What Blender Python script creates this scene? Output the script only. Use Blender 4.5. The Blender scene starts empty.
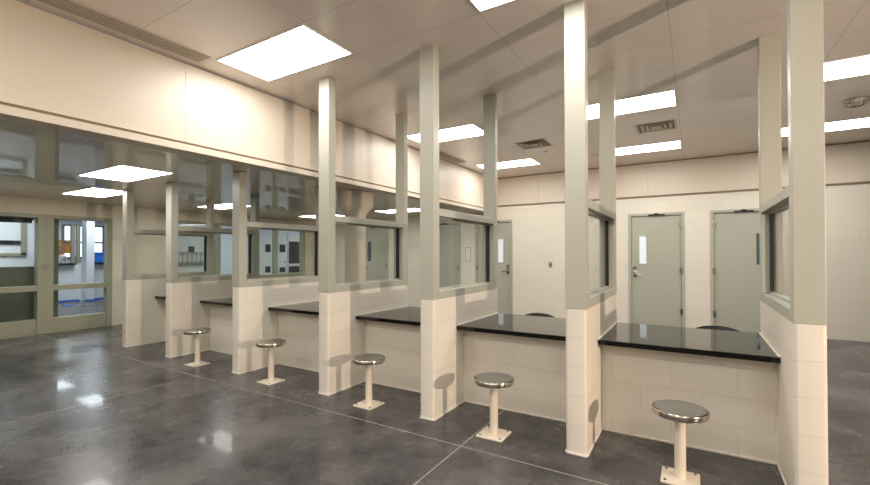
import bpy, bmesh, math, random
from mathutils import Vector, Matrix
random.seed(4)
C = bpy.context.scene.collection
S = bpy.context.scene
PI = math.pi

# ------------------------------------------------------------------ camera
cam_d = bpy.data.cameras.new('camera')
cam = bpy.data.objects.new('camera', cam_d); C.objects.link(cam)
cam_d.sensor_width = 36
cam_d.lens = 36 * 423.3 / 870
cam_d.shift_y = 7.15 / 870
cam_d.clip_start = 0.05
cam.rotation_mode = 'XYZ'
cam.matrix_world = (Matrix.Translation((0, 0, 1.405)) @ Matrix.Rotation(math.radians(31.38), 4, 'Z')
                    @ Matrix.Rotation(math.radians(90.6), 4, 'X') @ Matrix.Rotation(math.radians(-.096), 4, 'Z'))
S.camera = cam

# ------------------------------------------------------------------ world, light, exposure
w = bpy.data.worlds.new('world'); S.world = w; w.use_nodes = True
w.node_tree.nodes['Background'].inputs[0].default_value = (0.75, 0.85, 1, 1)
w.node_tree.nodes['Background'].inputs[1].default_value = 0.3
S.cycles.sample_clamp_indirect = 4; S.cycles.caustics_reflective = False; S.cycles.caustics_refractive = False
S.view_settings.view_transform = 'Standard'
S.view_settings.look = 'None'
S.view_settings.gamma = 1
S.view_settings.use_curve_mapping = False
S.view_settings.exposure = 0.70
PANEL = 11.0      # ceiling light brightness
PANEL_LOW = 8.5
PANEL_BLUE = 15.0
# photographer's strobe standing on the right of the room (its shadows show in the photo)
fl = bpy.data.lights.new('strobe_light', 'SPOT')
fl.energy = 560; fl.color = (1.0, 0.80, 0.64); fl.shadow_soft_size = 0.03
fl.spot_size = math.radians(120); fl.spot_blend = .8
flo = bpy.data.objects.new('strobe_light', fl); C.objects.link(flo); flo.location = (4.5, 1.2, 1.85)
flo.rotation_euler = Vector((-6.5, 2.3, .25)).to_track_quat('-Z', 'Y').to_euler()


# ------------------------------------------------------------------ material helpers
def lin(c):
    return tuple(((x / 255) / 12.92 if x / 255 <= .04045 else ((x / 255 + .055) / 1.055) ** 2.4) for x in c) + (1,)

def mat(name, col, rough=.5, metal=0, coat=0, coat_r=.05, spec=.5, noise=0, nscale=20, bump=0, emit=None, estr=0, aniso=0):
    m = bpy.data.materials.new(name); m.use_nodes = True
    nt = m.node_tree; b = nt.nodes['Principled BSDF']
    b.inputs['Base Color'].default_value = lin(col)
    b.inputs['Roughness'].default_value = rough
    b.inputs['Metallic'].default_value = metal
    b.inputs['Coat Weight'].default_value = coat
    b.inputs['Coat Roughness'].default_value = coat_r
    b.inputs['Specular IOR Level'].default_value = spec
    b.inputs['Anisotropic'].default_value = aniso
    if emit:
        b.inputs['Emission Color'].default_value = lin(emit); b.inputs['Emission Strength'].default_value = estr
    if noise or bump:
        g = nt.nodes.new('ShaderNodeNewGeometry')
        n = nt.nodes.new('ShaderNodeTexNoise'); n.inputs['Scale'].default_value = nscale
        n.inputs['Detail'].default_value = 4
        nt.links.new(g.outputs['Position'], n.inputs['Vector'])
        if noise:
            mx = nt.nodes.new('ShaderNodeMix'); mx.data_type = 'RGBA'
            c = lin(col)
            mx.inputs[6].default_value = tuple(x * (1 - noise) for x in c[:3]) + (1,)
            mx.inputs[7].default_value = tuple(min(1, x * (1 + noise)) for x in c[:3]) + (1,)
            nt.links.new(n.outputs['Fac'], mx.inputs[0]); nt.links.new(mx.outputs[2], b.inputs['Base Color'])
        if bump:
            bp = nt.nodes.new('ShaderNodeBump'); bp.inputs['Strength'].default_value = bump; bp.inputs['Distance'].default_value = .002
            nt.links.new(n.outputs['Fac'], bp.inputs['Height']); nt.links.new(bp.outputs[0], b.inputs['Normal'])
    return m

def block_mat(name, col, joint, rough=.45):
    """painted concrete block: 406 x 203 mm running bond, grooves as bump; runs round corners (x + y)"""
    m = bpy.data.materials.new(name); m.use_nodes = True
    nt = m.node_tree; b = nt.nodes['Principled BSDF']; b.inputs['Roughness'].default_value = rough
    g = nt.nodes.new('ShaderNodeNewGeometry'); sp = nt.nodes.new('ShaderNodeSeparateXYZ')
    nt.links.new(g.outputs['Position'], sp.inputs[0])
    ad = nt.nodes.new('ShaderNodeMath'); ad.operation = 'ADD'
    nt.links.new(sp.outputs[0], ad.inputs[0]); nt.links.new(sp.outputs[1], ad.inputs[1])
    cb = nt.nodes.new('ShaderNodeCombineXYZ')
    nt.links.new(ad.outputs[0], cb.inputs[0]); nt.links.new(sp.outputs[2], cb.inputs[1])
    br = nt.nodes.new('ShaderNodeTexBrick')
    br.inputs['Scale'].default_value = 1; br.inputs['Brick Width'].default_value = .406
    br.inputs['Row Height'].default_value = .203; br.inputs['Mortar Size'].default_value = .0035
    br.inputs['Mortar Smooth'].default_value = .35
    c = lin(col); c2 = tuple(x * .96 for x in c[:3]) + (1,)
    br.inputs['Color1'].default_value = c; br.inputs['Color2'].default_value = c2; br.inputs['Mortar'].default_value = lin(joint)
    nt.links.new(cb.outputs[0], br.inputs['Vector'])
    nt.links.new(br.outputs['Color'], b.inputs['Base Color'])
    n = nt.nodes.new('ShaderNodeTexNoise'); n.inputs['Scale'].default_value = 60; n.inputs['Detail'].default_value = 5
    nt.links.new(g.outputs['Position'], n.inputs['Vector'])
    mm = nt.nodes.new('ShaderNodeMath'); mm.operation = 'MULTIPLY_ADD'; mm.inputs[1].default_value = -1
    nt.links.new(br.outputs['Fac'], mm.inputs[0])
    sc = nt.nodes.new('ShaderNodeMath'); sc.operation = 'MULTIPLY'; sc.inputs[1].default_value = .18
    nt.links.new(n.outputs['Fac'], sc.inputs[0]); nt.links.new(sc.outputs[0], mm.inputs[2])
    bp = nt.nodes.new('ShaderNodeBump'); bp.inputs['Strength'].default_value = .35; bp.inputs['Distance'].default_value = .003
    nt.links.new(mm.outputs[0], bp.inputs['Height']); nt.links.new(bp.outputs[0], b.inputs['Normal'])
    return m

def floor_mat():
    m = bpy.data.materials.new('polished_concrete'); m.use_nodes = True
    nt = m.node_tree; b = nt.nodes['Principled BSDF']
    g = nt.nodes.new('ShaderNodeNewGeometry')
    n1 = nt.nodes.new('ShaderNodeTexNoise'); n1.inputs['Scale'].default_value = 1.5; n1.inputs['Detail'].default_value = 6
    n1.inputs['Roughness'].default_value = .62; n1.inputs['Distortion'].default_value = .15
    n2 = nt.nodes.new('ShaderNodeTexNoise'); n2.inputs['Scale'].default_value = 45; n2.inputs['Detail'].default_value = 5
    for n in (n1, n2): nt.links.new(g.outputs['Position'], n.inputs['Vector'])
    f1 = nt.nodes.new('ShaderNodeMath'); f1.operation = 'MULTIPLY_ADD'; f1.inputs[1].default_value = .25; 
    nt.links.new(n2.outputs['Fac'], f1.inputs[0]); nt.links.new(n1.outputs['Fac'], f1.inputs[2])
    r = nt.nodes.new('ShaderNodeMapRange'); r.interpolation_type = 'LINEAR'
    r.inputs[1].default_value = .42; r.inputs[2].default_value = .85
    nt.links.new(f1.outputs[0], r.inputs[0])
    mx = nt.nodes.new('ShaderNodeMix'); mx.data_type = 'RGBA'
    mx.inputs[6].default_value = lin((37, 36, 38)); mx.inputs[7].default_value = lin((104, 101, 100))
    nt.links.new(r.outputs[0], mx.inputs[0])
    # sawn joints
    sp = nt.nodes.new('ShaderNodeSeparateXYZ'); nt.links.new(g.outputs['Position'], sp.inputs[0])
    def line(sock, pos, half):
        s = nt.nodes.new('ShaderNodeMath'); s.operation = 'SUBTRACT'; s.inputs[1].default_value = pos; nt.links.new(sock, s.inputs[0])
        a = nt.nodes.new('ShaderNodeMath'); a.operation = 'ABSOLUTE'; nt.links.new(s.outputs[0], a.inputs[0])
        l = nt.nodes.new('ShaderNodeMath'); l.operation = 'LESS_THAN'; l.inputs[1].default_value = half; nt.links.new(a.outputs[0], l.inputs[0])
        return l.outputs[0]
    socks = [line(sp.outputs[1], p, .0045) for p in (2.755, -.7, 5.74)] + [line(sp.outputs[0], p, .0045) for p in (-1.462, -4.9, -8.3, 1.98, 5.4)]
    cur = socks[0]
    for s in socks[1:]:
        q = nt.nodes.new('ShaderNodeMath'); q.operation = 'MAXIMUM'; nt.links.new(cur, q.inputs[0]); nt.links.new(s, q.inputs[1]); cur = q.outputs[0]
    mj = nt.nodes.new('ShaderNodeMix'); mj.data_type = 'RGBA'; nt.links.new(cur, mj.inputs[0])
    nt.links.new(mx.outputs[2], mj.inputs[6]); mj.inputs[7].default_value = lin((158, 150, 140))
    nt.links.new(mj.outputs[2], b.inputs['Base Color'])
    rr = nt.nodes.new('ShaderNodeMapRange'); rr.inputs[3].default_value = .20; rr.inputs[4].default_value = .34; b.inputs['Specular IOR Level'].default_value = .18; b.inputs['Coat Weight'].default_value = .12; b.inputs['Coat Roughness'].default_value = .05
    nt.links.new(n1.outputs['Fac'], rr.inputs[0]); nt.links.new(rr.outputs[0], b.inputs['Roughness'])
    return m

def ceiling_mat(name, col, rough, ox, oy, coat):
    m = bpy.data.materials.new(name); m.use_nodes = True
    nt = m.node_tree; b = nt.nodes['Principled BSDF']
    g = nt.nodes.new('ShaderNodeNewGeometry')
    mp = nt.nodes.new('ShaderNodeMapping'); mp.inputs['Location'].default_value = (-ox, -oy, 0)
    nt.links.new(g.outputs['Position'], mp.inputs[0])
    br = nt.nodes.new('ShaderNodeTexBrick'); br.offset = 0
    br.inputs['Scale'].default_value = 1; br.inputs['Brick Width'].default_value = 1.195
    br.inputs['Row Height'].default_value = .6; br.inputs['Mortar Size'].default_value = .0035; br.inputs['Mortar Smooth'].default_value = .2
    c = lin(col)
    br.inputs['Color1'].default_value = c; br.inputs['Color2'].default_value = tuple(x * .97 for x in c[:3]) + (1,)
    br.inputs['Mortar'].default_value = tuple(x * .66 for x in c[:3]) + (1,)
    nt.links.new(mp.outputs[0], br.inputs['Vector']); nt.links.new(br.outputs['Color'], b.inputs['Base Color'])
    b.inputs['Roughness'].default_value = rough
    b.inputs['Coat Weight'].default_value = coat; b.inputs['Coat Roughness'].default_value = .03
    n = nt.nodes.new('ShaderNodeTexNoise'); n.inputs['Scale'].default_value = 1.3; n.inputs['Detail'].default_value = 2
    nt.links.new(g.outputs['Position'], n.inputs['Vector'])
    bp = nt.nodes.new('ShaderNodeBump'); bp.inputs['Strength'].default_value = .06; bp.inputs['Distance'].default_value = .004
    nt.links.new(n.outputs['Fac'], bp.inputs['Height'])
    nt.links.new(bp.outputs[0], b.inputs['Coat Normal'])
    return m

def granite_mat():
    m = bpy.data.materials.new('black_granite'); m.use_nodes = True
    nt = m.node_tree; b = nt.nodes['Principled BSDF']
    g = nt.nodes.new('ShaderNodeNewGeometry')
    n = nt.nodes.new('ShaderNodeTexVoronoi'); n.inputs['Scale'].default_value = 260
    nt.links.new(g.outputs['Position'], n.inputs['Vector'])
    r = nt.nodes.new('ShaderNodeValToRGB')
    r.color_ramp.elements[0].position = 0; r.color_ramp.elements[0].color = lin((40, 38, 36))
    r.color_ramp.elements[1].position = .22; r.color_ramp.elements[1].color = lin((9, 9, 9))
    nt.links.new(n.outputs['Distance'], r.inputs[0]); nt.links.new(r.outputs[0], b.inputs['Base Color'])
    b.inputs['Roughness'].default_value = .03; b.inputs['Specular IOR Level'].default_value = .36
    return m

def glass_mat(name, tint=(1, 1, 1)):
    m = bpy.data.materials.new(name); m.use_nodes = True
    nt = m.node_tree; nt.nodes.remove(nt.nodes['Principled BSDF']); out = nt.nodes['Material Output']
    t = nt.nodes.new('ShaderNodeBsdfTransparent'); t.inputs[0].default_value = tuple(tint) + (1,)
    gl = nt.nodes.new('ShaderNodeBsdfGlossy'); gl.inputs['Roughness'].default_value = .01
    fr = nt.nodes.new('ShaderNodeFresnel'); fr.inputs[0].default_value = 1.5
    mx = nt.nodes.new('ShaderNodeMixShader')
    gg = nt.nodes.new('ShaderNodeNewGeometry'); fb = nt.nodes.new('ShaderNodeMath'); fb.operation = 'SUBTRACT'; fb.inputs[0].default_value = 1
    nt.links.new(gg.outputs['Backfacing'], fb.inputs[1])
    fm = nt.nodes.new('ShaderNodeMath'); fm.operation = 'MULTIPLY'
    nt.links.new(fr.outputs[0], fm.inputs[0]); nt.links.new(fb.outputs[0], fm.inputs[1])
    nt.links.new(fm.outputs[0], mx.inputs[0]); nt.links.new(t.outputs[0], mx.inputs[1]); nt.links.new(gl.outputs[0], mx.inputs[2])
    nt.links.new(mx.outputs[0], out.inputs[0])
    return m

def emit_mat(name, col, s):
    m = bpy.data.materials.new(name); m.use_nodes = True
    nt = m.node_tree; nt.nodes.remove(nt.nodes['Principled BSDF'])
    e = nt.nodes.new('ShaderNodeEmission'); e.inputs[0].default_value = tuple(col) + (1,); e.inputs[1].default_value = s
    nt.links.new(e.outputs[0], nt.nodes['Material Output'].inputs[0]); m.cycles.emission_sampling = 'FRONT'
    return m

M = dict(
    block=block_mat('painted_block', (227, 219, 204), (214, 205, 190)),
    blockback=block_mat('painted_block_far', (222, 215, 199), (211, 204, 191)),
    plaster=mat('cream_panel', (210, 198, 180), .42, noise=.02, nscale=3),
    leftwall=mat('left_wall_paint', (206, 197, 177), .5, noise=.02, nscale=4),
    joint=mat('panel_joint', (150, 138, 118), .6),
    dark=mat('dark_reveal', (60, 50, 40), .7),
    floor=floor_mat(), ledge=mat('reveal_shade', (132, 112, 90), .6),
    ceil=ceiling_mat('metal_ceiling', (240, 228, 219), .36, -1.34, 2.235, .45),
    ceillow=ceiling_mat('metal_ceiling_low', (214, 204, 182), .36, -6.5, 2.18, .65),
    steel=mat('grey_green_steel', (173, 172, 158), .42, coat=.12, coat_r=.25, noise=.02, nscale=5),
    door=mat('grey_green_door', (169, 169, 154), .38, noise=.02, nscale=3),
    frame2=mat('left_frame_paint', (148, 148, 127), .4),
    granite=granite_mat(),
    glass=glass_mat('clear_glass', (.95, .97, .96)),
    glass2=glass_mat('storefront_glass', (.9, .93, .93)),
    gasket=mat('black_gasket', (24, 24, 24), .6),
    seat=mat('brushed_stainless', (205, 205, 198), .30, metal=1, noise=.06, nscale=40),
    rim=mat('polished_rim', (205, 198, 184), .16, metal=1),
    pole=mat('cream_enamel', (226, 214, 196), .35),
    chrome=mat('satin_chrome', (170, 166, 156), .22, metal=1),
    bead=mat('white_caulk', (232, 228, 218), .5),
    black=mat('black_plastic', (20, 20, 22), .4),
    vent=mat('vent_enamel', (206, 194, 176), .4),
    white=mat('white_enamel', (225, 222, 214), .4),
    vis=mat('vision_glass_glow', (206, 214, 218), .08, spec=.8, emit=(215, 225, 230), estr=.25),  # pale pane painted with a faint glow of its own, no lamp behind
    visdark=mat('vision_glass_dark', (70, 92, 98), .08, spec=.8),
    panel=emit_mat('light_diffuser', (1, .98, .95), PANEL),
    panellow=emit_mat('light_diffuser_low', (1, .985, .93), PANEL_LOW),
    panelblue=emit_mat('light_diffuser_cool', (.92, .96, 1.0), PANEL_BLUE),
    coolwhite=mat('cool_white_wall', (222, 226, 232), .5),
    green=mat('dull_green_panel', (104, 110, 92), .4),
    darkwin=mat('dark_pane', (38, 42, 50), .1),
    orange=mat('orange_board', (226, 138, 40), .5),
    blue=mat('blue_cloth', (40, 120, 225), .5),
    tape=mat('blue_tape', (40, 110, 215), .5),
    plate=mat('wall_plate', (140, 136, 126), .35),
    skin=mat('skin', (196, 150, 122), .5), hair=mat('dark_hair', (30, 24, 20), .6),
    shirt=mat('white_shirt', (222, 226, 232), .7), trousers=mat('dark_trousers', (40, 44, 54), .7),
)

# ------------------------------------------------------------------ mesh helpers
def box(bm, x0, x1, y0, y1, z0, z1, bev=0):
    r = bmesh.ops.create_cube(bm, size=1, matrix=Matrix.Translation(((x0 + x1) / 2, (y0 + y1) / 2, (z0 + z1) / 2)) @ Matrix.Diagonal((abs(x1 - x0), abs(y1 - y0), abs(z1 - z0), 1)))
    if bev:
        es = list({e for v in r['verts'] for e in v.link_edges})
        bmesh.ops.bevel(bm, geom=es, offset=bev, segments=2, affect='EDGES', profile=.5)

def boxv(bm, x0, x1, y0, y1, z0, z1, bev, seg=4):
    """box whose vertical edges are rounded (bullnose)"""
    r = bmesh.ops.create_cube(bm, size=1, matrix=Matrix.Translation(((x0 + x1) / 2, (y0 + y1) / 2, (z0 + z1) / 2)) @ Matrix.Diagonal((x1 - x0, y1 - y0, z1 - z0, 1)))
    es = [e for e in {e for v in r['verts'] for e in v.link_edges} if abs(e.verts[0].co.z - e.verts[1].co.z) > 1e-4]
    bmesh.ops.bevel(bm, geom=es, offset=bev, segments=seg, affect='EDGES', profile=.5)

def cyl(bm, p0, p1, r0, r1=None, n=20, cap=True):
    p0, p1 = Vector(p0), Vector(p1); d = p1 - p0; r1 = r0 if r1 is None else r1
    q = d.to_track_quat('Z', 'Y').to_matrix().to_4x4()
    bmesh.ops.create_cone(bm, cap_ends=cap, segments=n, radius1=r0, radius2=r1, depth=d.length, matrix=Matrix.Translation((p0 + p1) / 2) @ q)

def lathe(bm, prof, cx=0, cy=0, n=40):
    rings = []
    for r, z in prof:
        if r < 1e-6: rings.append([bm.verts.new((cx, cy, z))])
        else: rings.append([bm.verts.new((cx + r * math.cos(2 * PI * k / n), cy + r * math.sin(2 * PI * k / n), z)) for k in range(n)])
    for a, b in zip(rings, rings[1:]):
        for k in range(n):
            k2 = (k + 1) % n
            if len(a) == 1 and len(b) == 1: continue
            if len(a) == 1: bm.faces.new((a[0], b[k2], b[k]))
            elif len(b) == 1: bm.faces.new((a[k], a[k2], b[0]))
            else: bm.faces.new((a[k], a[k2], b[k2], b[k]))
    bmesh.ops.recalc_face_normals(bm, faces=bm.faces)

def new(): return bmesh.new()

def obj(name, bm, m, parent=None, smooth=False, label=None):
    me = bpy.data.meshes.new(name); bm.to_mesh(me); bm.free()
    me.materials.append(m)
    if smooth:
        me.polygons.foreach_set('use_smooth', [True] * len(me.polygons))
        me.set_sharp_from_angle(angle=math.radians(40))
    o = bpy.data.objects.new(name, me); C.objects.link(o)
    if parent: o.parent = parent
    if label: o['label'] = label
    return o

def tag(o, label, cat, group=None):
    o['label'] = label; o['category'] = cat
    if group: o['group'] = group
    return o

def thing(name, label, cat, loc=(0, 0, 0), rz=0, group=None):
    o = bpy.data.objects.new(name, None); C.objects.link(o)
    o.location = loc; o.rotation_euler = (0, 0, rz); o.empty_display_size = .1
    return tag(o, label, cat, group)

def struct(name, bm, m, parent=None, smooth=False):
    o = obj(name, bm, m, parent, smooth)
    if not parent: o['kind'] = 'structure'
    return o

def sroot(name, loc=(0, 0, 0)):
    o = bpy.data.objects.new(name, None); C.objects.link(o); o.location = loc; o['kind'] = 'structure'
    return o

def dup(root, loc, label, rz=0, group=None):
    r = root.copy(); C.objects.link(r); r.location = loc; r.rotation_euler = (0, 0, rz); r['label'] = label
    if group: r['group'] = group
    for ch in list(root.children):
        c = ch.copy(); C.objects.link(c); c.parent = r
        for g in ch.children:
            d = g.copy(); C.objects.link(d); d.parent = c
    return r

# ------------------------------------------------------------------ dimensions
HC = 3.19; HL = 2.39          # high and low ceiling
XL = -9.85; XB = -4.0          # left wall, bulkhead plane
XR = 7.0; YF = -3.0; YB = 9.3
PX = [-7.49, -6.22, -4.70, -3.249, -2.018, -.780, .471]   # left faces of the seven partitions
PW = .145
Y0, Y1 = 3.05, 4.43
HB = 1.016

# ------------------------------------------------------------------ structure
bm = new(); box(bm, -19, XR + .2, YF - .2, 16, -.12, 0); struct('floor', bm, M['floor'])
bm = new(); box(bm, XB - .02, XR + .2, YF - .2, YB + .2, HC, HC + .1); struct('ceiling', bm, M['ceil'])
bm = new(); box(bm, XL - .2, XB - .16, YF - .2, YB + .2, HL, HL + .1); struct('ceiling_low', bm, M['ceillow'])
bm = new(); box(bm, XR, XR + .2, YF, YB, 0, HC); struct('wall_right', bm, M['blockback'])
bm = new(); box(bm, XL - .2, XR + .2, YF - .2, YF, 0, HC); struct('wall_front', bm, M['blockback'])

# bulkhead: cream panels above, flange along the foot
bm = new()
ys = [YF, -2.75, -.31, 2.13, 4.57, 7.01, YB]
for a, b in zip(ys, ys[1:]): box(bm, XB - .16, XB, a + .0012, b - .0012, 2.447, HC - .02)
struct('wall_bulkhead', bm, M['plaster'])
bm = new(); box(bm, XB - .15, XB - .025, YF, YB, 2.40, HC); struct('trim_1', bm, M['joint'])
bm = new(); box(bm, XB - .16, XB + .04, YF, YB, HL - .035, 2.415, .004); struct('trim_2', bm, M['plaster'])

# back wall with five door openings
DOORS = [(-8.13, -7.18), (-5.90, -4.93), (-4.52, -3.57), (-1.11, -.14), (.273, 1.24)]
DH = 2.20
bm = new(); x = XL
for a, b in DOORS:
    box(bm, x, a, YB, YB + .2, 0, DH); x = b
box(bm, x, XR, YB, YB + .2, 0, DH); box(bm, XL, XR, YB, YB + .2, DH, 2.52)
struct('wall_back', bm, M['blockback'])
bm = new(); xs = [XL, -7.4, -5, -4.0, -2.95, -.75, 1.3, 3.4, 5.4, XR]
for a, b in zip(xs, xs[1:]): box(bm, a + .002, b - .002, YB - .03, YB + .2, 2.545, HC - .015)
struct('wall_back_upper', bm, M['plaster'])
bm = new(); box(bm, XL, XR, YB - .02, YB + .19, 2.515, 2.55); box(bm, XB, XR, YB - .015, YB, HC - .02, HC)
struct('trim_shade', bm, M['ledge'])  # brown strips painted as the shadow lines under the upper panels and ceiling
bm = new(); box(bm, XL, XR, YB + .2, YB + .25, 0, HC); struct('wall_back_outer', bm, M['blockback'])

# left wall: storefront doors and one long window
GY0, GY1 = .55, 3.83       # storefront
WY0, WY1, WZ0, WZ1 = 4.95, 8.72, .80, 2.17
bm = new()
box(bm, XL - .18, XL, YF, GY0, 0, HL); box(bm, XL - .18, XL, GY0, GY1, 2.12, HL)
box(bm, XL - .18, XL, GY1, WY0, 0, HL); box(bm, XL - .18, XL, WY0, WY1, 0, WZ0)
box(bm, XL - .18, XL, WY0, WY1, WZ1, HL); box(bm, XL - .18, XL, WY1, YB + .2, 0, HL)
struct('wall_left', bm, M['leftwall'])
def glazed_door(n, y0, y1, l, r):
    rt = sroot('door_%d' % n, (XL, (y0 + y1) / 2, 0))
    c = (y0 + y1) / 2
    bm = new(); x0, x1 = -.13, .03
    box(bm, x0, x1, y0 - c, y0 + l - c, 0, 2.12, .003); box(bm, x0, x1, y1 - r - c, y1 - c, 0, 2.12, .003)
    box(bm, x0, x1, y0 + l - c, y1 - r - c, 2.055, 2.12, .003)
    box(bm, x0, x1 - .015, y0 + l - c, y1 - r - c, .035, .265, .003)
    box(bm, x0, x1 - .005, y0 + l - c, y1 - r - c, .765, .86, .003)
    box(bm, x0, x1 - .02, y0 + l - c, y1 - r - c, 0, .035)
    obj('door_frame', bm, M['frame2'], rt)
    for a, b in ((.265, .765), (.86, 2.055)):
        bm = new(); box(bm, -.06, -.05, y0 + l - c, y1 - r - c, a, b); obj('glass_pane', bm, M['glass2'], rt)
    return rt
glazed_door(1, 1.05, 2.83, .12, .12)
glazed_door(2, 2.83, GY1, .10, .085)
bm = new(); box(bm, XL - .15, XL + .02, GY0, 1.05, 0, 2.12); struct('trim_4', bm, M['frame2'])
rt = sroot('window_1', (XL, 0, 0)); bm = new(); x0, x1 = -.14, .02
box(bm, x0, x1, WY0, WY1, WZ0, WZ0 + .06); box(bm, x0, x1, WY0, WY1, WZ1 - .05, WZ1)
for y in (WY0 + .03, 6.05, 7.72, WY1 - .035): box(bm, x0 + .001, x1 - .001, y - .04, y + .04, WZ0 + .06, WZ1 - .05)
obj('window_frame', bm, M['frame2'], rt)
bm = new(); box(bm, -.065, -.055, WY0 + .02, WY1 - .02, WZ0 + .03, WZ1 - .03); obj('glass_pane', bm, M['glass2'], rt)

# low block walls under the counters
for k in range(6):
    bm = new(); box(bm, PX[k] + PW, PX[k + 1], 3.60, 3.75, 0, .703)
    box(bm, PX[k] + PW, PX[k + 1], 3.592, 3.60, 0, .012)
    struct('wall_counter', bm, M['block'])

# wall doors
def wall_door(n, x0, x1, hinge, vis, visx):
    """hinge -1 left / 1 right"""
    w_ = x1 - x0; rt = sroot('door_%d' % n, ((x0 + x1) / 2, YB, 0)); h = w_ / 2
    bm = new()
    for s in (-1, 1): box(bm, s * h, s * (h - .05), -.02, .12, 0, DH, .003)
    box(bm, -h + .05, h - .05, -.02, .12, DH - .05, DH, .003); obj('door_frame', bm, M['door'], rt)
    vx0, vx1 = visx[0] - (x0 + x1) / 2, visx[1] - (x0 + x1) / 2
    vz0, vz1 = 1.21, 1.76
    bm = new(); a, b = -h + .054, h - .054; t0, t1 = .012, .06
    box(bm, a, vx0, t0, t1, .01, DH - .055); box(bm, vx1, b, t0, t1, .01, DH - .055)
    box(bm, vx0, vx1, t0, t1, .01, vz0); box(bm, vx0, vx1, t0, t1, vz1, DH - .055)
    lf = obj('door_leaf', bm, M['door'], rt)
    bm = new()
    for (p, q, r_, s_) in ((vx0 - .02, vx0, vz0 - .02, vz1 + .02), (vx1, vx1 + .02, vz0 - .02, vz1 + .02)): box(bm, p, q, .004, .014, r_, s_)
    box(bm, vx0, vx1, .004, .014, vz0 - .02, vz0); box(bm, vx0, vx1, .004, .014, vz1, vz1 + .02)
    obj('vision_frame', bm, M['door'], lf)
    bm = new(); box(bm, vx0, vx1, .03, .036, vz0, vz1); obj('vision_pane', bm, vis, lf)
    k = -hinge; hx = k * (h - .115)
    bm = new()
    box(bm, hx - .03, hx + .03, .004, .013, .94, 1.08, .003)
    cyl(bm, (hx, .01, 1.0), (hx, -.055, 1.0), .012); cyl(bm, (hx, -.05, 1.0), (hx - k * .12, -.05, .995), .011)
    obj('lever_handle', bm, M['chrome'], lf, True)
    bm = new(); cyl(bm, (hx, .012, 1.13), (hx, -.012, 1.13), .03); cyl(bm, (hx, -.012, 1.13), (hx, -.02, 1.13), .02)
    obj('lock_cylinder', bm, M['chrome'], lf, True)
    for z in (.3, 1.08, 1.95):
        bm = new(); cyl(bm, (hinge * (h - .052), -.026, z - .06), (hinge * (h - .052), -.026, z + .06), .010)
        box(bm, hinge * (h - .075), hinge * (h - .03), -.024, -.018, z - .055, z + .055)
        obj('hinge', bm, M['chrome'], rt, True)
    bm = new(); box(bm, -.13, .16, -.03, -.015, DH - .055, DH - .025, .003); box(bm, -.02, .05, -.035, -.015, DH - .03, DH - .005, .003)
    obj('door_contact', bm, M['gasket'], rt)
for n, ((x0, x1), hg, vis, vx) in enumerate(zip(DOORS, (1, 1, -1, 1, -1),
        (M['visdark'], M['visdark'], M['vis'], M['vis'], M['visdark']),
        ((-7.93, -7.80), (-5.71, -5.58), (-3.935, -3.80), (-.915, -.79), (.95, 1.075)))):
    wall_door(n + 3, x0, x1, hg, vis, vx)

# ------------------------------------------------------------------ partitions
PL = ['cream block and grey-green steel partition furthest left, nearest the glass doors',
      'second partition from the left, with one stool between it and the next partition to its right',
      'third partition from the left, the last one under the low ceiling',
      'partition left of centre, first one rising to the high ceiling, round column behind its glass',
      'partition at the centre, two grey-green doors seen through its glass',
      'tall partition right of centre with a stool shadow on its block base',
      'nearest partition at the right end, post running past the top of the picture']
for i, x in enumerate(PX):
    top = HL if x < XB else HC
    t = thing('booth_partition', PL[i], 'partition', (x, Y0, 0), 0, 'booth partitions between the stools')
    D = Y1 - Y0
    bm = new(); boxv(bm, 0, PW, 0, D, 0, HB, .022); obj('block_base', bm, M['block'], t, True)
    bm = new(); boxv(bm, -.006, PW + .006, -.006, .56, 0, .012, .026); obj('caulk_bead', bm, M['bead'], t, True)
    bm = new(); box(bm, .002, PW - .002, .002, .10, HB, top - .001, .004); obj('front_post', bm, M['steel'], t)
    bm = new(); box(bm, .002, PW - .002, D - .075, D, 1.80, top - .001, .004); obj('rear_post', bm, M['steel'], t)
    bm = new()
    box(bm, .002, PW - .002, .10, D, HB, 1.085, .003)              # sill
    box(bm, .002, PW - .002, .10, D, 1.735, 1.80, .003)            # header
    box(bm, .002, PW - .002, D - .115, D, 1.085, 1.735, .003)       # rear jamb
    fr = obj('window_frame', bm, M['steel'], t)
    bm = new(); a, b = .10, D - .115; g0, g1 = PW / 2 - .018, PW / 2 + .018
    box(bm, g0, g1, a, b, 1.085, 1.10); box(bm, g0, g1, a, b, 1.72, 1.735)
    box(bm, g0, g1, a, a + .015, 1.10, 1.72)
    obj('glazing_stop', bm, M['steel'], fr)
    bm = new(); box(bm, g0, g1, b - .022, b, 1.10, 1.72)
    obj('glazing_gasket', bm, M['gasket'], fr)
    bm = new(); box(bm, PW / 2 - .006, PW / 2 + .006, a + .015, b - .022, 1.10, 1.72)
    obj('window_glass', bm, M['glass'], t)

# ------------------------------------------------------------------ counters
CL = ['black granite countertop of the far left booth, the smallest seen',
      'black granite countertop beside the second partition from the left, behind the furthest stool',
      'black granite countertop behind the second furthest stool',
      'black granite countertop left of the centre partition, behind the middle stool',
      'black granite countertop right of the centre partition, with a dark chair back behind it',
      'nearest black granite countertop, at the right, reflecting two doors']
for k in range(6):
    bm = new(); x0, x1 = PX[k] + PW + .003, PX[k + 1] - .003
    box(bm, x0, x1, 3.444, Y1 - .01, .705, .743, .005)
    t = obj('countertop', bm, M['granite']); tag(t, CL[k], 'countertop', 'granite countertops of the booths')
    for a in (x0, x1 - .008):
        bm = new(); box(bm, a, a + .008, 3.455, Y1 - .015, .743, .750); obj('edge_sealant', bm, M['bead'], t)

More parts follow.
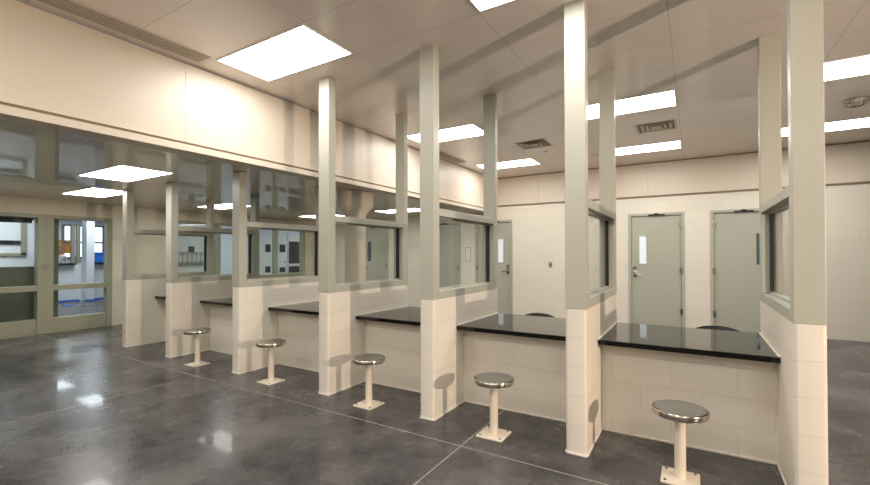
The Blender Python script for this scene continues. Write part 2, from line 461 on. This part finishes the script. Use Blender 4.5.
# ------------------------------------------------------------------ stools
def stool(label, loc):
    t = thing('fixed_stool', label, 'stool', loc, 0, 'floor-fixed stools in front of the counters')
    bm = new(); box(bm, -.105, .105, -.105, .105, 0, .012, .002); b = obj('base_plate', bm, M['pole'], t)
    for sx in (-1, 1):
        for sy in (-1, 1):
            bm = new(); cyl(bm, (sx * .08, sy * .08, .012), (sx * .08, sy * .08, .02), .009, .007, 6); obj('bolt', bm, M['chrome'], b)
    bm = new(); cyl(bm, (0, 0, .012), (0, 0, .395), .032, n=28); obj('pedestal', bm, M['pole'], t, True)
    bm = new(); lathe(bm, [(0, .395), (.055, .395), (.055, .405), (0, .405)]); obj('mounting_flange', bm, M['chrome'], t, True)
    bm = new(); lathe(bm, [(.138, .405), (.155, .408), (.158, .412), (.158, .437), (.155, .442), (.146, .4435)], n=56); obj('seat_rim', bm, M['rim'], t, True)
    bm = new(); lathe(bm, [(0, .405), (.138, .405), (.138, .4), (.144, .4), (.144, .4435), (.13, .4425), (.08, .4405), (0, .440)], n=56)
    obj('seat', bm, M['seat'], t, True)
    return t
s0 = stool('smallest, furthest left stainless steel stool on a cream pedestal', (-5.42, 3.05, 0))
for lx, lb in ((-3.99, 'second stainless stool from the left, on a cream pedestal'),
               (-2.592, 'middle stainless stool of the five, left of the centre partition'),
               (-1.332, 'stainless stool just right of the centre partition, dark round top'),
               (-.078, 'nearest and largest stainless stool, cut by the bottom of the picture')):
    dup(s0, (lx, 3.06, 0), lb)

# ------------------------------------------------------------------ chairs beyond the counter
def chair(label, loc, rz=0):
    t = thing('visitor_chair', label, 'chair', loc, rz, 'black chairs beyond the counters')
    bm = new(); n = 14; W = .41
    grid = []
    for j in range(7):
        z = .50 + .222 * j / 6; row = []
        for i in range(n + 1):
            s = -1 + 2 * i / n; zz = z - (.045 * abs(s) ** 2.4) * (j / 6)
            row.append(bm.verts.new((s * W / 2, .17 - .05 * s * s + .03 * j / 6, zz)))
        grid.append(row)
    for j in range(6):
        for i in range(n): bm.faces.new((grid[j][i], grid[j][i + 1], grid[j + 1][i + 1], grid[j + 1][i]))
    bmesh.ops.recalc_face_normals(bm, faces=bm.faces)
    o = obj('backrest', bm, M['black'], t, True); md = o.modifiers.new('solid', 'SOLIDIFY'); md.thickness = .018; md.offset = 0
    bm = new(); boxv(bm, -.21, .21, -.22, .17, .43, .455, .05); obj('seat', bm, M['black'], t, True)
    for sx in (-1, 1):
        bm = new(); cyl(bm, (sx * .18, -.17, .43), (sx * .21, -.21, 0), .011, n=12); obj('leg', bm, M['chrome'], t, True)
        bm = new(); cyl(bm, (sx * .18, .16, .43), (sx * .21, .24, 0), .011, n=12); obj('leg', bm, M['chrome'], t, True)
        bm = new(); cyl(bm, (sx * .17, .17, .43), (sx * .17, .16, .60), .010, n=12); obj('back_support', bm, M['chrome'], t, True)
    return t
c0 = chair('black curved chair back behind the nearest countertop, before the right door', (.19, 4.62, 0))
dup(c0, (-1.515, 4.62, 0), 'black curved chair back behind the countertop right of the centre partition')

# ------------------------------------------------------------------ round column beside the bulkhead
bm = new()
lathe(bm, [(0, 0), (.165, 0), (.165, 2.02), (.285, 2.17), (.285, HL), (0, HL)], n=48)
bmesh.ops.rotate(bm, verts=bm.verts, cent=(0, 0, 0), matrix=Matrix.Rotation(PI / 12, 3, 'Z'))
o = obj('support_column', bm, M['plaster'], None, True); o.location = (-4.58, 5.08, 0)
tag(o, 'cream column with a flared head behind the partition left of centre', 'column')

# ------------------------------------------------------------------ ceiling lights
def light(label, x, y, z, m, grp, w_=1.155, d_=.565):
    t = thing('ceiling_light', label, 'ceiling light', (x, y, z), 0, grp)
    bm = new(); e = .012
    box(bm, 0, w_, 0, e, -.008, 0); box(bm, 0, w_, d_ - e, d_, -.008, 0); box(bm, 0, e, e, d_ - e, -.008, 0); box(bm, w_ - e, w_, e, d_ - e, -.008, 0)
    obj('light_frame', bm, M['white'], t)
    bm = new(); bm.faces.new([bm.verts.new(c) for c in ((e, e, -.005), (e, d_ - e, -.005), (w_ - e, d_ - e, -.005), (w_ - e, e, -.005))]); obj('diffuser', bm, m, t)
    return t
G1 = 'recessed light panels in the high ceiling'
HIGH = [(-3.72, 2.25, 'largest bright ceiling panel, above the partition left of centre'),
        (-1.33, 2.25, 'bright ceiling panel cut by the top edge of the picture'),
        (-3.72, 5.20, 'bright ceiling panel beside the bulkhead, behind the centre post'),
        (-3.72, 7.66, 'small far ceiling panel by the back wall end of the bulkhead'),
        (-1.31, 5.27, 'bright ceiling panel above the left back wall door, nearer row'),
        (-1.31, 7.68, 'narrow far ceiling panel above the left back wall door'),
        (1.03, 5.25, 'bright ceiling panel at the right edge, nearer row'),
        (1.03, 7.68, 'narrow far ceiling panel at the right edge')]
for x, y, lb in HIGH: light(lb, x, y, HC, M['panel'], G1)
for x, y in ((-1.33, -.75), (-3.72, -.75), (1.06, -.75), (-1.33, -2.6), (-3.72, -2.6), (1.06, -2.6)):  # unseen rows added behind the camera to brighten the counter walls
    light('added fill light panel on the high ceiling outside the picture', x, y, HC, M['panel'], G1)
G2 = 'recessed light panels in the low ceiling'
for x, y, lb in ((-6.49, 2.15, 'largest ceiling panel of the low ceiling, at the left'),
                 (-8.64, 2.66, 'second ceiling panel of the low ceiling, above the glass doors'),
                 (-8.72, 4.86, 'thin ceiling panel of the low ceiling beyond the second partition'),
                 (-8.72, 7.48, 'tiny ceiling panel of the low ceiling at the far end of the long window'),
                 (-6.20, 7.48, 'thin far ceiling panel of the low ceiling, right of the column')):
    light(lb, x, y, HL, M['panellow'], G2)
for x, y in ((-6.49, -.6), (-8.64, -.6)):
    light('ceiling light panel of the low ceiling outside the picture', x, y, HL, M['panellow'], G2)

# ------------------------------------------------------------------ vents, sprinkler, detector, plates
def vent(label, x, y, s=.25):
    t = thing('ceiling_vent', label, 'ceiling vent', (x, y, HC), 0, 'square ceiling air vents')
    bm = new()
    for r0, r1, z0, z1 in ((s, s - .03, -.006, 0), ):
        for q in (-1, 1):
            box(bm, -r0, r0, q * r0, q * r1, z0, z1); box(bm, q * r0, q * r1, -r1, r1, z0, z1)
    obj('frame', bm, M['vent'], t)
    bm = new(); box(bm, -s + .03, s - .03, -s + .03, s - .03, -.002, 0); obj('duct_opening', bm, M['joint'], t)
    for k, r in enumerate((.19, .13)):
        bm = new()
        for q in (-1, 1):
            for (ax) in (0, 1):
                pts = [(-r, q * r), (r, q * r), (r - .035, q * (r - .035)), (-r + .035, q * (r - .035))]
                zs = (-.016, -.016, -.003, -.003)
                v = [bm.verts.new(((p[0], p[1], z) if ax == 0 else (p[1], p[0], z))) for p, z in zip(pts, zs)]
                bm.faces.new(v)
        o = obj('louvre', bm, M['vent'], t); md = o.modifiers.new('solid', 'SOLIDIFY'); md.thickness = .003
    bm = new(); box(bm, -.065, .065, -.065, .065, -.016, -.012); obj('centre_plate', bm, M['vent'], t)
vent('square ceiling vent right of centre, above the left back wall door', -.43, 6.68)
vent('square ceiling vent near the centre, above the wall switch', -2.20, 6.70)

def diffuser(label, x0, x1, y0, y1, ns):
    t = thing('linear_diffuser', label, 'air diffuser', ((x0 + x1) / 2, (y0 + y1) / 2, HC), 0, 'slot air diffusers along the bulkhead')
    hw, hl = (x1 - x0) / 2, (y1 - y0) / 2
    bm = new(); box(bm, -hw, hw, -hl, hl, -.003, 0); obj('slot_backing', bm, M['dark'], t)
    bm = new(); p = 2 * hw / ns
    for k in range(ns + 1):
        c = -hw + k * p; box(bm, c - p * .22, c + p * .22, -hl, hl, -.009, -.003)
    for q in (-1, 1): box(bm, -hw, hw, q * hl, q * (hl - .015), -.010, -.003)
    obj('blade_grille', bm, M['vent'], t)
diffuser('long slotted air diffuser at the top left along the bulkhead', -3.90, -3.72, .10, 2.20, 5)
diffuser('short slotted air diffuser far along the bulkhead', -3.90, -3.74, 6.30, 7.30, 4)

bm = new(); lathe(bm, [(0, -.012), (.03, -.012), (.042, -.004), (.042, 0), (0, 0)], n=24)
o = obj('sprinkler_cover', bm, M['vent'], None, True); o.location = (-2.19, 7.30, HC)
tag(o, 'small round sprinkler cover on the ceiling beside the central vent', 'sprinkler')
t = thing('smoke_detector', 'caged round smoke detector on the ceiling at the right edge', 'smoke detector', (1.63, 6.73, HC))
bm = new(); lathe(bm, [(0, -.05), (.035, -.05), (.05, -.035), (.06, 0), (0, 0)], n=24); obj('detector_body', bm, M['white'], t, True)
bm = new()
for k in range(8):
    a = k * PI / 4
    pts = [(.115 * math.cos(q) * math.cos(a), .115 * math.cos(q) * math.sin(a), -.085 * math.sin(q)) for q in [j * PI / 10 for j in range(6)]]
    for p, q in zip(pts, pts[1:]): cyl(bm, p, q, .003, n=6)
for r, z in ((.115, -.003), (.093, -.05)):
    for k in range(20):
        a, b = 2 * PI * k / 20, 2 * PI * (k + 1) / 20
        cyl(bm, (r * math.cos(a), r * math.sin(a), z), (r * math.cos(b), r * math.sin(b), z), .003, n=6)
obj('wire_cage', bm, M['chrome'], t)

t = thing('light_switch', 'small grey switch plate on the back wall between centre and right doors', 'switch', (-2.69, YB, 1.162))
bm = new(); box(bm, -.038, .038, -.008, 0, -.06, .06, .002); obj('cover_plate', bm, M['plate'], t)
bm = new(); box(bm, -.012, .012, -.014, -.008, -.022, .022, .002); obj('toggle', bm, M['gasket'], t)
bm = new(); box(bm, XL + .03, XL + .04, 2.77, 2.89, 1.165, 1.245, .002)
tag(obj('wall_plate', bm, M['plate']), 'grey plate on the post between the two glass doors', 'switch plate')
t = thing('wall_notice', 'pale upright notice on the back wall seen through the centre partition glass', 'notice', (-4.72, YB, 1.40))
bm = new(); box(bm, -.07, .07, -.004, 0, -.17, .17); obj('backing_sheet', bm, M['plate'], t)
bm = new(); box(bm, -.06, .06, -.006, -.004, -.155, .155); obj('paper', bm, M['white'], t)

# ------------------------------------------------------------------ the rooms beyond the left wall
CW = M['coolwhite']
bm = new(); box(bm, -19, XL - .2, YF - .2, 16, 2.75, 2.85); struct('ceiling_outer', bm, CW)
bm = new(); box(bm, -19.2, -19, YF - .2, 16, 0, 2.75); struct('wall_outer_left', bm, CW)
bm = new(); box(bm, -19, XL - .2, 15.8, 16, 0, 2.75); struct('wall_outer_back', bm, CW)
bm = new(); box(bm, -19, XL - .2, YF - .2, YF, 0, 2.75); struct('wall_outer_front', bm, CW)
bm = new(); box(bm, XL - .2, XL - .18, YB + .2, 16, 0, 2.75); struct('wall_outer_right', bm, CW)
bm = new(); box(bm, -14.1, -14.0, 6.6, 15.8, 0, 2.75); struct('wall_cell', bm, CW)
bm = new(); box(bm, -12.1, -12.0, -2.9, 3.25, 0, 2.75); struct('wall_corridor', bm, CW)
for k, (x, y) in enumerate(((-11.4, 2.2), (-11.4, 5.6), (-12.6, 8.6), (-12.6, 11.8), (-15.6, 2.6), (-17.8, 5.0), (-15.2, 5.0), (-11.6, -.5))):
    light('cool ceiling light panel in the room beyond the glass doors', x, y, 2.75, M['panelblue'], 'cool light panels beyond the left wall')

# officer station
bm = new(); box(bm, -16.1, -15.95, 3.3, 6.5, 0, 1.10); box(bm, -15.95, -15.6, 5.42, 5.62, 0, 1.12)
t = obj('station_counter', bm, CW); tag(t, 'white half wall of the staff station beyond the glass doors', 'counter')
bm = new(); box(bm, -16.5, -15.8, 3.3, 5.25, 1.10, 1.15); obj('dark_ledge', bm, M['black'], t, label='black ledge')
bm = new(); box(bm, -16.5, -15.8, 5.62, 6.5, 1.10, 1.15); obj('dark_ledge', bm, M['black'], t, label='black ledge')
bm = new(); box(bm, -15.95, -15.945, 3.3, 5.38, 0, .05); box(bm, -15.6, -15.595, 5.38, 5.62, 0, .05); box(bm, -15.95, -15.945, 5.62, 6.5, 0, .05)
obj('masking_tape', bm, M['tape'], t, label='blue masking tape')
bm = new(); box(bm, -15.95, -15.6, 5.42, 5.62, 1.12, 2.75); tag(obj('white_column', bm, CW), 'square white column rising from the staff station counter', 'column')
for k, (y, lb) in enumerate(((5.22, 'left'), (5.35, 'right'))):
    bm = new(); cyl(bm, (-16.02, y, 1.15), (-16.02, y, 2.3), .06, n=16)
    tag(obj('grey_pipe', bm, M['plate'], None, True), '%s one of two grey pipes standing on the staff station ledge' % lb, 'pipe', 'grey pipes on the station ledge')
bm = new(); box(bm, -16.25, -15.85, 5.68, 6.0, 1.15, 1.45, .03); t = obj('storage_bin', bm, M['blue']); tag(t, 'bright blue bin on the staff station ledge', 'bin')
bm = new(); box(bm, -16.28, -15.82, 5.66, 6.02, 1.43, 1.48, .01); obj('lid', bm, M['blue'], t)
bm = new(); box(bm, -18.98, -18.95, 5.5, 6.12, 1.45, 1.92); tag(obj('notice_board', bm, M['orange']), 'orange board on the wall behind the staff member in white', 'board')
bm = new(); box(bm, -14.85, -14.55, 4.6, 4.78, 0, .015, .003)
tag(obj('tape_patch', bm, M['tape']), 'small blue patch on the floor before the staff station', 'tape')
# windows of the station's far side
rt = sroot('window_2', (-18.97, 0, 0)); bm = new()
for y in (5.9, 6.5, 7.1, 7.7): box(bm, 0, .05, y - .04, y + .04, 1.3, 2.45)
for z in (1.3, 1.85, 2.45): box(bm, 0, .05, 5.9, 7.7, z - .03, z + .03)
obj('window_frame', bm, M['plate'], rt)
bm = new(); box(bm, .005, .012, 5.92, 7.68, 1.32, 2.43); obj('glass_pane', bm, emit_mat('daylit_pane', (.72, .85, 1.0), 1.6), rt)
# dull green panel in the first glass door and the post beside the second
bm = new(); box(bm, XL - .55, XL - .5, 1.0, 2.88, 0, 1.19, .004); tag(obj('low_screen', bm, M['green']), 'dull green low screen standing behind the left glass door', 'screen')
bm = new(); box(bm, XL - .42, XL - .30, 2.96, 3.10, 0, 2.75, .004); tag(obj('green_post', bm, M['green']), 'narrow green post just behind the right glass door', 'post')
bm = new(); box(bm, -12.0, -11.97, 1.2, 3.12, 1.62, 1.70); t = obj('handrail', bm, M['darkwin']); tag(t, 'dark horizontal bar on the white wall behind the left glass door', 'rail')
rt = sroot('trim_5', (-12.0, 0, 0)); bm = new(); box(bm, 0, .04, 3.04, 3.12, 1.4, 2.2); box(bm, 0, .04, 2.5, 3.12, 1.38, 1.44); obj('metal_edge', bm, M['frame2'], rt)
t = thing('monitor', 'black monitor at the end of the white wall behind the left glass door', 'monitor', (-11.9, 3.33, 0))
bm = new(); box(bm, -.02, .02, -.09, .18, 1.2, 1.5, .01); obj('screen', bm, M['black'], t)
bm = new(); cyl(bm, (0, .04, .02), (0, .04, 1.2), .02); obj('stand', bm, M['black'], t)
bm = new(); cyl(bm, (0, .04, 0), (0, .04, .02), .14); obj('base', bm, M['black'], t)

t = thing('roller_shade', 'dark rolled up shade behind the head of the left glass door', 'shade', (XL - .30, 1.9, 2.0))
bm = new(); cyl(bm, (0, -.88, .06), (0, .84, .06), .04); obj('shade_roll', bm, M['gasket'], t, True)
bm = new(); box(bm, -.05, .05, -.9, .86, .10, .14); obj('head_rail', bm, M['gasket'], t)
bm = new(); box(bm, -.004, .004, -.86, .82, -.03, .04); obj('shade_hem', bm, M['gasket'], t)

# cell fronts behind the long window
def cell_door(x, y0, y1, label, panes):
    t = thing('cell_door', label, 'door', (x, (y0 + y1) / 2, 0), 0, 'white cell doors beyond the long window')
    h = (y1 - y0) / 2
    bm = new(); box(bm, 0, .05, -h, h, .02, 2.2, .004); obj('door_leaf', bm, M['white'], t)
    bm = new()
    for q in (-1, 1): box(bm, 0, .07, q * h, q * (h + .05), 0, 2.25)
    box(bm, 0, .07, -h, h, 2.2, 2.25); obj('door_frame', bm, CW, t)
    for a, b, z0, z1 in panes:
        bm = new(); box(bm, .05, .056, a, b, z0, z1); obj('dark_pane', bm, M['darkwin'], t)
    bm = new(); cyl(bm, (.05, h - .1, 1.1), (.09, h - .1, 1.1), .03); obj('knob', bm, M['chrome'], t)
cell_door(-14.0, 10.25, 10.92, 'white cell door with two small dark panes, left of its twin', [(.0 - .16, .07, 1.49, 1.79), (-.16, .07, .71, .95)])
cell_door(-14.0, 11.02, 11.43, 'narrow white cell door with two small dark panes, beside the dark louvred door', [(-.15, .13, 1.49, 1.80), (-.15, .13, .69, .89)])
cell_door(-14.0, 11.5, 12.12, 'white door with one tall and one low dark pane at the right end', [(-.28, .25, 1.03, 1.93), (-.28, .25, .66, .92)])
cell_door(-14.0, 7.25, 7.98, 'white door with a dark square pane seen through the second partition', [(-.08, .12, 1.47, 1.67), (-.3, .3, 1.12, 1.16)])
bm = new(); box(bm, -13.90, -13.80, 7.0, 8.06, 1.12, 1.16); box(bm, -13.89, -13.86, 7.0, 8.06, 1.46, 1.48)
for k in range(8): box(bm, -13.89, -13.86, 7.02 + k * .145, 7.035 + k * .145, 1.16, 1.46)
tag(obj('rail_shelf', bm, M['plate']), 'grey barred rail before the door seen through the second partition', 'rail')

# ------------------------------------------------------------------ staff member behind the station
def skin_mesh(name, pts, edges, m, parent=None, sub=2):
    me = bpy.data.meshes.new(name); me.from_pydata([p[:3] for p in pts], edges, []); me.materials.append(m)
    o = bpy.data.objects.new(name, me); C.objects.link(o)
    if parent: o.parent = parent
    md = o.modifiers.new('skin', 'SKIN'); md.use_smooth_shade = True
    for k, p in enumerate(pts):
        sv = me.skin_vertices[0].data[k]; sv.radius = (p[3], p[4] if len(p) > 4 else p[3]); sv.use_root = (k == 0)
    s = o.modifiers.new('sub', 'SUBSURF'); s.levels = sub; s.render_levels = sub
    return o
def person():
    P = [(0, 0, .92, .13, .11), (0, 0, 1.12, .12, .10), (0, 0, 1.33, .15, .10), (0, 0, 1.43, .06, .06), (.01, 0, 1.50, .075, .07), (.02, 0, 1.58, .085, .075), (.01, 0, 1.65, .06, .06),
         (0, .17, 1.36, .05), (.03, .24, 1.12, .04), (.22, .20, 1.16, .03), (.30, .18, 1.16, .028),
         (0, -.17, 1.36, .05), (.03, -.24, 1.12, .04), (.22, -.20, 1.16, .03), (.30, -.18, 1.16, .028),
         (0, .09, .84, .085), (.01, .10, .48, .06), (0, .10, .09, .042), (.12, .10, .035, .032),
         (0, -.09, .84, .085), (.01, -.10, .48, .06), (0, -.10, .09, .042), (.12, -.10, .035, .032)]
    E = [(0, 1), (1, 2), (2, 3), (3, 4), (4, 5), (5, 6), (2, 7), (7, 8), (8, 9), (9, 10), (2, 11), (11, 12), (12, 13), (13, 14), (0, 15), (15, 16), (16, 17), (17, 18), (0, 19), (19, 20), (20, 21), (21, 22)]
    nb = len(P)
    for s in (0, 1):                         # five short fingers on each hand
        hnd = P[10] if s == 0 else P[14]; base = 10 if s == 0 else 14
        for f in range(5):
            o = (f - 2) * .014
            i = len(P); P.append((hnd[0] + .05, hnd[1] + o, 1.165, .008)); P.append((hnd[0] + .085 - abs(f - 2) * .006, hnd[1] + o * 1.2, 1.158, .007))
            E += [(base, i), (i, i + 1)]
    b = skin_mesh('person', P, E, M['skin'])
    tag(b, 'person in a white shirt standing behind the staff station counter', 'person')
    sh = [(x, y, z, *[r * 1.12 for r in rr]) for x, y, z, *rr in P]
    skin_mesh('shirt', [sh[0], sh[1], sh[2], (0, 0, 1.40, .065), sh[7], sh[8], (.14, .22, 1.14, .04), sh[11], sh[12], (.14, -.22, 1.14, .04)],
              [(0, 1), (1, 2), (2, 3), (2, 4), (4, 5), (5, 6), (2, 7), (7, 8), (8, 9)], M['shirt'], b)
    skin_mesh('trousers', [(0, 0, .90, .14, .12), (0, .09, .82, .095), (.01, .10, .48, .072), (0, .10, .12, .06), (0, -.09, .82, .095), (.01, -.10, .48, .072), (0, -.10, .12, .06)],
              [(0, 1), (1, 2), (2, 3), (0, 4), (4, 5), (5, 6)], M['trousers'], b)
    bm = new(); bmesh.ops.create_uvsphere(bm, u_segments=16, v_segments=10, radius=.1, matrix=Matrix.Translation((-.012, 0, 1.60)) @ Matrix.Diagonal((.95, .85, .95, 1)))
    bmesh.ops.delete(bm, geom=[v for v in bm.verts if v.co.z < 1.585 + v.co.x * .8], context='VERTS'); obj('hair', bm, M['hair'], b, True)
    b.location = (-16.95, 5.14, 0)
person()
